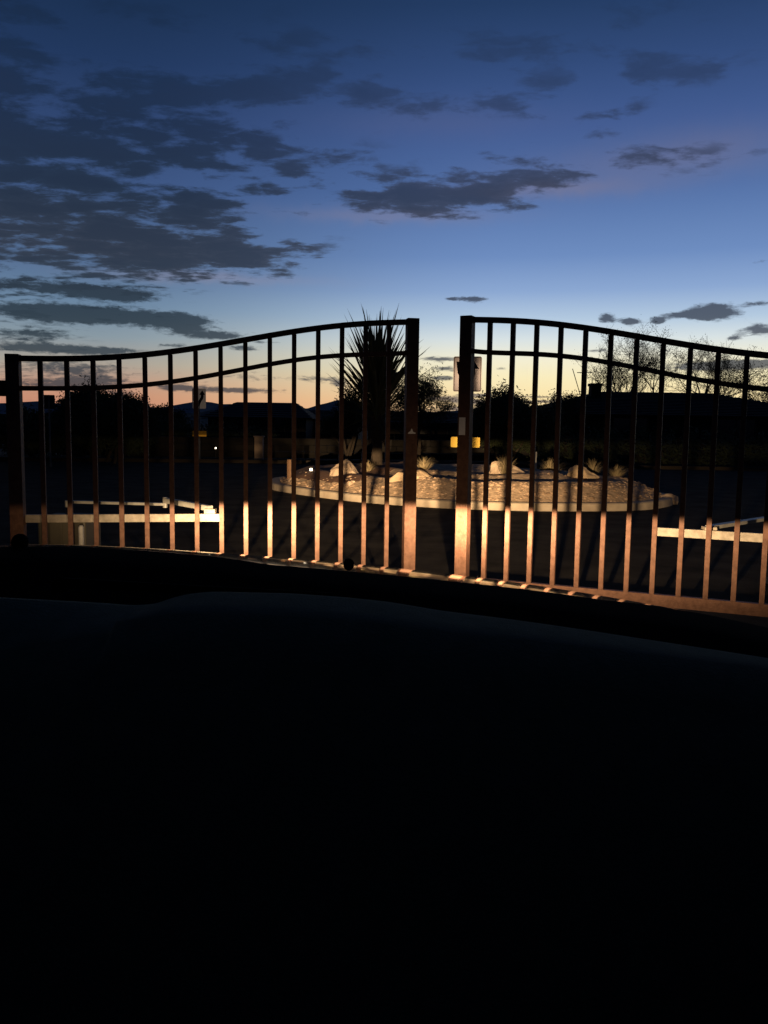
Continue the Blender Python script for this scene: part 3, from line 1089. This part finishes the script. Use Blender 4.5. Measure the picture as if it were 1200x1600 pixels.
garden_light(486, 733.5, 18.4, bed_z(at_y(486, 733, 18.4).x, 18.4), 'small lit garden light at the left end of the island')
garden_light(337, 700, 33.5, 0, 'small lit garden light far off across the street below the bent arrow sign')
sk_ = at_y(452, 745, 18.6)
z0 = bed_z(sk_.x, 18.6)
o = MB().box(-.045, .045, -.045, .045, -.05, at_y(452, 718, 18.6).z - z0).build('wooden_stake', M['wood'])
o.location = (sk_.x, 18.6, z0)
tag(o, 'short brown wooden stake at the left tip of the island', 'stake')
mp = at_y(836, 725, 24.0)
o = MB().tube([(0, 0, -.02), (0, 0, at_y(836, 706, 24).z)], .05, 10).build('marker_post', M['white'])
o.location = (mp.x, 24.0, 0)
tag(o, 'short pale marker post behind the island between two grass clumps', 'marker post')

# ------------------------------------------------------------------ the gate
ZT = ([0, .14, .34, .455, .755, 1.15, 1.55, 1.945, 2.2, 2.37, 2.78, 3.14, 3.25], [2.287, 2.278, 2.262, 2.258, 2.212, 2.142, 2.064, 1.984, 1.95, 1.934, 1.908, 1.899, 1.90])
ZM = ([0, .34, .58, .78, 1.15, 1.55, 1.945, 2.2, 2.37, 2.78, 3.14, 3.25], [2.028, 2.002, 1.987, 1.965, 1.902, 1.822, 1.738, 1.703, 1.695, 1.669, 1.662, 1.662])
pT = np.polyfit(*ZT, 6)
pM = np.polyfit(*ZM, 6)
zt_ = lambda s: float(np.polyval(pT, s)) + .012
zm_ = lambda s: float(np.polyval(pM, s))


def gate_leaf(P0, d, spacing, s0, label):
    ang = math.atan2(d[1], d[0])
    t = empty('gate_leaf', (P0[0], P0[1], 0), ang)    # local x runs from the meeting post to the hinge
    # local y: make +y point away from the car
    away = 1 if math.cos(ang) > 0 else -1
    end = s0 + spacing * 16

    def sweep(name, zf, hh, dy, a, b, m, n=40, parent=t, yo=0):
        mb = MB()
        vs = []
        for i in range(n + 1):
            s = a + (b - a) * i / n
            z = zf(s)
            vs += [(s, yo - dy, z - hh), (s, yo + dy, z - hh), (s, yo + dy, z), (s, yo - dy, z)]
        fs = [(0, 1, 2, 3), (n * 4 + 3, n * 4 + 2, n * 4 + 1, n * 4)]
        for i in range(n):
            for k in range(4):
                fs.append((i * 4 + k, (i + 1) * 4 + k, (i + 1) * 4 + (k + 1) % 4, i * 4 + (k + 1) % 4))
        mb.add(vs, fs)
        return mb.build(name, m, parent)
    sweep('top_rail', zt_, .043, .022, s0 + .048, end - .048, M['paint'])
    sweep('middle_rail', lambda s: zm_(s) + .018, .036, .021, s0 + .048, end - .048, M['paint'])
    sweep('bottom_rail', lambda s: .170, .09, .025, s0 + .048, end - .048, M['paint'], 1)
    # posts
    for s, nm in ((s0, 'meeting_post'), (end, 'hinge_post')):
        mb = MB()
        mb.box(s - .05, s + .05, -.05, .05, .045, zt_(s) + (.006 if nm == 'meeting_post' else .01))
        mb.build(nm, M['paint'], t, bevel=.004)
    # pickets
    for k in range(1, 16):
        s = s0 + spacing * k
        mb = MB()
        zt = zt_(s) - .044
        mb.box(s - .018, s + .018, -.018, .018, .169, zt)
        mb.build('picket', M['paint'], t, bevel=.002)
    # galvanised cross rail bolted to the back, from the eighth picket to the hinge post
    a, b = s0 + spacing * 8 - .02, end - .045
    cy = away * .042
    mb = MB()
    mb.box(a, b, cy - .022, cy + .022, .612, .676)
    cr = mb.build('cross_rail', M['galv'], t, bevel=.003)
    # hinge lugs
    for z in (.28, 1.66):
        mb = MB()
        mb.tube([(end + .085, 0, z - .06), (end + .085, 0, z + .06)], .028, 10)
        mb.box(end + .045, end + .08, -.02, .02, z - .03, z + .03)
        mb.build('hinge', M['paint'], t)
    return tag(t, label, 'gate leaf', 'the two leaves of the driveway gate'), away, end


CL = (.215, 7.0)
dl = Vector((-3.12, -.56)).normalized()
CR = (.69, 6.8)
dr = Vector((2.05, -.92)).normalized()
gl, awL, endL = gate_leaf(CL, dl, .1962, .0, 'left bronze iron gate leaf with a torn white sticker on its end post')
gr, awR, endR = gate_leaf(CR, dr, .1903, -.036, 'right bronze iron gate leaf with a pale label on its end post')
bpy.context.view_layer.update()


def on_leaf(P0, d, s, off, z):
    """world point at s along a leaf, off metres behind it"""
    n = Vector((-d.y, d.x)) if -d.y * 0 + d.x > 0 else Vector((d.y, -d.x))
    if n.y < 0:
        n = -n
    return Vector((P0[0] + d.x * s + n.x * off, P0[1] + d.y * s + n.y * off, z))


# label and torn sticker on the faces towards the car (children of the leaves)
def leaf_local(t, wp):
    return t.matrix_world.inverted() @ wp


p = leaf_local(gr, on_leaf(CR, dr, -.045, -.053, at_y(725, 666, 6.8).z))
hh = 27 / F_PX * 6.8 / 2
mb = MB()
mb.box(p.x - .027, p.x + .027, p.y - .0015, p.y + .0015, p.z - hh, p.z + hh)
mb.build('label_plate', M['sticker'], gr)
p = leaf_local(gl, on_leaf(CL, dl, 0.0, -.053, at_y(641, 674, 7.0).z))
tri = [(-.034, -.02), (.03, -.02), (.034, -.012), (.008, -.002), (.006, .012), (-.004, .024), (-.012, .004), (-.03, -.01)]
tri = [(-x, z) for x, z in tri]   # the left leaf's local x runs leftwards
n = len(tri)
mb = MB()
mb.add([(p.x + x, p.y - .0012, p.z + z) for x, z in tri] + [(p.x + x, p.y + .0012, p.z + z) for x, z in tri],
       [tuple(range(n)), tuple(range(n, 2 * n))[::-1]] + [(k, n + k, n + (k + 1) % n, (k + 1) % n) for k in range(n)])
mb.build('torn_sticker', M['sticker'], gl)

# fixed gate posts outside the frame edges with the hinge barrels
for P0, d, end, lab in ((CL, dl, endL, 'square bronze gate post at the far left carrying the left leaf'), (CR, dr, endR, 'square bronze gate post at the right carrying the right leaf')):
    w_ = on_leaf(P0, d, end + .27, 0, 0)
    t = empty('gate_post', w_, math.atan2(d[1], d[0]))
    MB().box(-.075, .075, -.075, .075, 0, 2.0).build('shaft', M['paint'], t, bevel=.005)
    MB().hexa([(-.09, -.09, 2.0), (.09, -.09, 2.0), (.09, .09, 2.0), (-.09, .09, 2.0), (-.02, -.02, 2.07), (.02, -.02, 2.07), (.02, .02, 2.07), (-.02, .02, 2.07)]).build('cap', M['paint'], t)
    for z in (.28, 1.66):
        MB().box(-.185, -.072, -.04, .04, z - .05, z + .05).build('hinge_bracket', M['paint'], t)
    tag(t, lab, 'gate post')

# swing gate operators with articulated arms
def operator(loc, rz, arm_pts, label, w=.42):
    t = empty('gate_operator', loc, 0)
    L = Vector(loc)
    mb = MB()
    hw = w / 2
    c, s = math.cos(rz), math.sin(rz)
    def rot(x, y): return (x * c - y * s, x * s + y * c)
    def rb(x0, x1, y0, y1, z0, z1, x2=None, x3=None):
        x2, x3 = x0 if x2 is None else x2, x1 if x3 is None else x3
        return [(*rot(x0, y0), z0), (*rot(x1, y0), z0), (*rot(x1, y1), z0), (*rot(x0, y1), z0), (*rot(x2, y0), z1), (*rot(x3, y0), z1), (*rot(x3, y1), z1), (*rot(x2, y1), z1)]
    mb.hexa(rb(-hw, hw, -.2, .2, .06, .58))
    mb.build('cover', M['operator'], t, bevel=.02)
    rbm = MB()
    for k in range(3):
        xx = -hw + .06 + k * (w - .12) / 2
        rbm.hexa(rb(xx - .012, xx + .012, -.207, -.2, .1, .54))
    rbm.build('cover_rib', M['operator'], t)
    MB().hexa(rb(-hw - .06, hw + .06, -.27, .27, 0, .06)).build('plinth', M['kerb'], t)
    a = [Vector(q) - L for q in arm_pts]
    MB().tube([(a[0].x, a[0].y, .58), (a[0].x, a[0].y, a[0].z + .012)], .022, 10).build('drive_shaft', M['arm'], t)
    def bar(p, q, hh, ww, name):
        u = (q - p).normalized()
        sd = u.cross(Vector((0, 0, 1))).normalized() * ww
        z = Vector((0, 0, hh))
        return MB().hexa([p - sd - z, q - sd - z, q + sd - z, p + sd - z, p - sd + z, q - sd + z, q + sd + z, p + sd + z]).build(name, M['arm'], t, bevel=.003)
    if len(a) > 2:
        bar(a[0], a[1], .012, .03, 'primary_arm')
        bar(a[1] + Vector((0, 0, .035)), a[2] + Vector((0, 0, .01)), .022, .025, 'secondary_arm')
        MB().tube([(a[1].x, a[1].y, a[1].z - .03), (a[1].x, a[1].y, a[1].z + .062)], .02, 8).build('elbow_pin', M['arm'], t)
    else:
        bar(a[0], a[1], .014, .03, 'primary_arm')
    e = a[-1]
    MB().box(e.x - .045, e.x + .045, e.y - .05, e.y + .03, e.z - .03, e.z + .008).build('arm_bracket', M['galv'], t, bevel=.004)
    return tag(t, label, 'gate operator', 'swing gate operators')


opx = at_y(102, 790, 7.25)
operator((opx.x, 7.35, 0), 0.0, [(opx.x + .04, 7.2, .715), (at_y(258, 790, 7.2).x, 7.2, .705), tuple(on_leaf(CL, dl, 1.66, .09, .705))],
         'olive beige gate operator box with a folding steel arm behind the left leaf')
operator((3.85, 7.35, 0), 0.0, [(3.62, 7.2, .70), tuple(on_leaf(CR, dr, 1.86, .10, .69))], 'gate operator whose pale arm reaches the right leaf from the right')

# white bollard beside the left operator
bp = at_y(126, 851, 6.95)
o = MB().tube([(0, 0, 0), (0, 0, at_y(126, 824, 6.95).z), (0, 0, at_y(126, 823, 6.95).z + .012)], [.022, .022, .012], 10).build('bollard', M['white'], smooth=True)
o.location = (at_y(127, 840, 6.95).x, 6.95, 0)
tag(o, 'short slim white bollard beside the left gate operator', 'bollard')

# ------------------------------------------------------------------ the car the photograph is taken from
car = empty('car', (-.3, 0, 0))
OX = Vector((.3, 0, 0))
hood_pts = [(-330, 890), (-200, 868), (-100, 856), (0, 851), (80, 851), (150, 852.5), (250, 857), (345, 863), (420, 869.5), (500, 876.5), (600, 886.5), (700, 896.5), (760, 903), (860, 917.5), (940, 930.5), (1007, 943), (1092, 960), (1200, 980), (1260, 998)]
sil_y = ([-330, 0, 400, 700, 900, 1100, 1260], [1.75, 2.0, 2.1, 2.05, 1.9, 1.62, 1.35])
hd = MB()
NX = 90
xs = np.linspace(-330, 1260, NX)
ph = np.polyfit([p[0] for p in hood_pts], [p[1] for p in hood_pts], 7)
py_ = np.polyfit(*sil_y, 3)
rows = []
for x in xs:
    y = float(np.polyval(ph, x))
    Y = float(np.polyval(py_, x))
    P = at_y(x, y, Y)
    t0 = math.atan2(P.z - CAM_H, math.hypot(P.y, P.x))      # tilt of the line of sight
    # march rearwards (towards the windscreen) flattening, and forwards rounding over
    rear, fwd = [], []
    z, yy, tl = P.z, P.y, t0
    for k in range(24):
        if yy - .032 < 1.345:
            rear.append((P.x * yy / P.y, yy - .0005 * (k + 1), z))
            continue
        yy -= .032
        z -= .032 * math.tan(tl)
        tl = min(R_(2), tl + .032 / float(np.interp(x, [250, 620], [2.2, 6.0])))
        rear.append((P.x * yy / P.y, yy, z))
    z, yy, tl = P.z, P.y, t0
    for k in range(18):
        ds = .02
        tl -= ds / (1.3 if k < 8 else .22)
        tl = max(tl, -R_(88))
        yy += ds * math.cos(tl)
        z += ds * math.sin(tl)
        fwd.append((P.x, yy, z))
    rows.append(rear[::-1] + [tuple(P)] + fwd)
nr = len(rows[0])
hd.add([(p[0] + .3, p[1], p[2]) for r in rows for p in r], [(i * nr + k, (i + 1) * nr + k, (i + 1) * nr + k + 1, i * nr + k + 1) for i in range(NX - 1) for k in range(nr - 1)])
hd.build('hood', M['carpaint'], car, smooth=True)

# matte cowl panel between hood and windscreen, its lip just below the hood's far edge
cx_ = np.linspace(-330, 1260, 60)
cy_ = np.polyval(ph, cx_) + np.interp(cx_, [-330, 0, 150, 345, 420, 560, 700, 800, 940, 1007, 1100, 1200, 1260], [3, 3, 3, 6, 12, 12, 11, 8.5, 5.5, 1.0, -1.2, -1.5, -1.5])
cw = MB()
rows = []
for x, y in zip(cx_, cy_):
    x, y = float(x), float(y)
    Yc = 1.32 - .00000018 * (x - 380) ** 2
    P = at_y(x, y, Yc)
    rows.append([(P.x, P.y + .004, P.z - .12), (P.x, P.y + .002, P.z - .004), (P.x, P.y - .004, P.z), (P.x, P.y - .09, P.z - .012), (P.x, P.y - .2, P.z - .045), (P.x, P.y - .42, P.z - .10)])
cw.add([(p[0] + .3, p[1], p[2]) for r in rows for p in r], [(i * 6 + k, (i + 1) * 6 + k, (i + 1) * 6 + k + 1, i * 6 + k + 1) for i in range(59) for k in range(5)])
cw.build('cowl_panel', M['plastic'], car, smooth=True)

# washer nozzles: small black domes standing up from the cowl
for x, y, r in ((545, 882, .0088), (31, 847, .0125)):
    P = at_y(x, y, 1.30)
    bm = bmesh.new()
    bmesh.ops.create_uvsphere(bm, u_segments=14, v_segments=10, radius=1)
    for v in bm.verts:
        v.co = Vector((v.co.x * r, v.co.y * r * 1.3, v.co.z * r * 1.08))
    me = bpy.data.meshes.new('washer_nozzle')
    bm.to_mesh(me)
    bm.free()
    me.materials.append(M['plastic'])
    o = bpy.data.objects.new('washer_nozzle', me)
    COL.objects.link(o)
    o.parent = car
    o.location = P + OX
# wiper arm lying on the cowl
A, B = at_y(92, 897, 1.12), at_y(520, 918, 1.12)
A.z -= .012
B.z -= .012
wa = MB()
wa.tube([A + OX, (A + B) / 2 + OX, B + OX], [.008, .006, .005], 6)
w_o = wa.build('wiper_arm', M['plastic'], car, smooth=True)
wb = MB()
wb.tube([A + OX + Vector((0, 0, -.012)), A + OX, A + OX + Vector((0, 0, .006)), A + OX + Vector((0, 0, .009))], [.011, .0105, .008, .003], 16)
wb.build('pivot_cap', M['plastic'], w_o, smooth=True)

# dashboard: soft top running from the windscreen foot towards the camera
dash_pts = [(-330, 935), (-100, 930), (0, 928), (150, 936), (215, 941), (250, 938), (285, 924), (330, 919), (458, 922), (540, 928), (607, 935), (690, 949), (780, 960), (867, 972), (992, 991), (1200, 1023), (1260, 1035)]
ds_ = MB()
rows = []
xs = np.linspace(-330, 1260, 160)
dy_ = np.interp(xs, [p[0] for p in dash_pts], [p[1] for p in dash_pts])
for _ in range(3):
    dy_[1:-1] = (dy_[:-2] + 2 * dy_[1:-1] + dy_[2:]) / 4
for x, y in zip(xs, dy_):
    P = at_y(x, float(y), .98)
    sx = P.x
    r = [(sx, .99, P.z - .10), (sx, .985, P.z - .02), (sx, .975, P.z - .003), (sx, .955, P.z)]
    fade = 1 - min(1, max(0, (x - 250) / 80)) if x > 0 else 1
    zflat = 1.205 - .035 * min(1, max(0, (sx + .1) / .6))
    for k in range(1, 12):
        t = k / 11
        yy = .955 - t * .62
        q = min(1, t * 2.2)
        z = P.z * (1 - q) + zflat * q - 1.5 * max(0, t - .2) ** 1.45 - (.05 * min(1, t * 3) * min(1, max(0, (-sx - .3) / .12))) - (.012 * math.sin(q * math.pi) if sx < -.28 else 0)
        r.append((sx, yy, z))
    r += [(sx, .30, r[-1][2] - .03), (sx, .29, r[-1][2] - .12), (sx, .33, .75)]
    rows.append(r)
nr = len(rows[0])
ds_.add([(p[0] + .3, p[1], p[2]) for r in rows for p in r], [(i * nr + k, (i + 1) * nr + k, (i + 1) * nr + k + 1, i * nr + k + 1) for i in range(len(rows) - 1) for k in range(nr - 1)])
# widen to both doors
db = ds_.build('dashboard', M['dash'], car, smooth=True)

# cabin round the camera: roof, pillars, doors, rear (all out of the frame, they shade the dashboard)
cb = MB()
cb.box(-.72, .72, -1.6, .36, 1.70, 1.74)
cb.build('roof', M['carpaint'], car, bevel=.02)
MB().box(-.70, .70, -1.58, .34, 1.685, 1.697).build('headliner', M['trimcar'], car)
for sx in (-1, 1):
    pm = MB()
    pm.tube([(sx * .73, .30, 1.70), (sx * .86, .75, 1.40), (sx * .95, 1.22, 1.08)], .035, 8)
    pm.build('windscreen_pillar', M['carpaint'], car, smooth=True)
    dm = MB()
    dm.hexa([(sx * .88 - .03, -1.6, .35), (sx * .88 + .03, -1.6, .35), (sx * .88 + .03, 1.0, .35), (sx * .88 - .03, 1.0, .35), (sx * .86 - .03, -1.6, 1.16), (sx * .86 + .03, -1.6, 1.16), (sx * .86 + .03, 1.0, 1.12), (sx * .86 - .03, 1.0, 1.12)])
    dm.build('door', M['carpaint'], car)
    fm = MB()
    fm.hexa([(sx * .93 - .02, .95, .35), (sx * .93 + .02, .95, .35), (sx * .86 + .02, 2.25, .35), (sx * .86 - .02, 2.25, .35), (sx * .93 - .02, .95, 1.0), (sx * .93 + .02, .95, 1.0), (sx * .86 + .02, 2.25, .86), (sx * .86 - .02, 2.25, .86)])
    fm.build('fender', M['carpaint'], car)
MB().box(-.85, .85, -1.66, -1.6, .35, 1.72).build('rear_body', M['carpaint'], car)
MB().box(-.84, .84, -1.6, 1.0, .30, .34).build('floor_pan', M['trimcar'], car)
bmp = MB()
bmp.hexa([(-.88, 2.22, .25), (.88, 2.22, .25), (.80, 2.46, .28), (-.80, 2.46, .28), (-.86, 2.2, .86), (.86, 2.2, .86), (.78, 2.40, .80), (-.78, 2.40, .80)])
bmp.build('front_bumper', M['carpaint'], car, bevel=.03)

# the two lit headlights, low beam with its cutoff line
BEAM = {-1: (0.5, 0.35), 1: (6.0, 0.35)}   # aim of the hot spot to the right, cutoff height (degrees)
for sx in (-1, 1):
    hl = empty('headlight', (sx * .70, 2.45, .72))
    hl.parent = car
    lens = MB()
    lens.tube([(0, .0, 0), (0, .03, 0)], [.09, .075], 20)
    lens.build('lens', M['lens'], hl, smooth=False)
    ld = bpy.data.lights.new('headlight_beam', 'SPOT')
    ld.energy = 5700
    ld.color = (1.0, 0.68, 0.37)
    ld.spot_size = R_(130)
    ld.spot_blend = 0.3
    ld.shadow_soft_size = 0.03
    ld.use_nodes = True
    nt = ld.node_tree
    N = NB(nt)
    em = next(n for n in nt.nodes if n.type == 'EMISSION')
    tcl = nt.nodes.new('ShaderNodeTexCoord')
    lx, ly, lz = N.sep(tcl.outputs['Normal'])
    dep = N.math('ABSOLUTE', lz)
    eld = N.math('MULTIPLY', N.math('ARCTAN2', ly, dep), 180 / math.pi)
    azd = N.math('MULTIPLY', N.math('ARCTAN2', lx, dep), 180 / math.pi)
    hot, cut = BEAM[sx]

    def g(v, c, s):
        return N.math('EXPONENT', N.math('MULTIPLY', N.math('POWER', N.math('DIVIDE', N.math('SUBTRACT', v, c), s), 2.0), -1.0))
    low = N.step(eld, cut + .35, cut - .35)
    core_ = N.math('MULTIPLY', g(azd, hot, 6.0), g(eld, -1.2, 2.8))
    wide = N.math('MULTIPLY', g(azd, 0 if sx < 0 else 9.0, 12.0 if sx < 0 else 25.0), g(eld, -.8, 5.2 if sx < 0 else 7.0))
    beam = N.math('MULTIPLY', low, N.math('ADD', N.math('MULTIPLY', core_, 3.0), N.math('MULTIPLY', wide, .9)))
    stray = N.math('MULTIPLY', N.math('MULTIPLY', g(azd, 2.0, 17.0), g(eld, 0, 9.5)), .0145)
    tot = N.math('ADD', beam, stray)
    nt.links.new(tot, em.inputs['Strength'])
    lo = bpy.data.objects.new('headlight_beam', ld)
    COL.objects.link(lo)
    lo.parent = hl
    lo.location = (0, .05, 0)
    lo.rotation_euler = (R_(90), 0, 0)
tag(car, 'black car seen from inside: dashboard, cowl and hood edge below the gate', 'car')
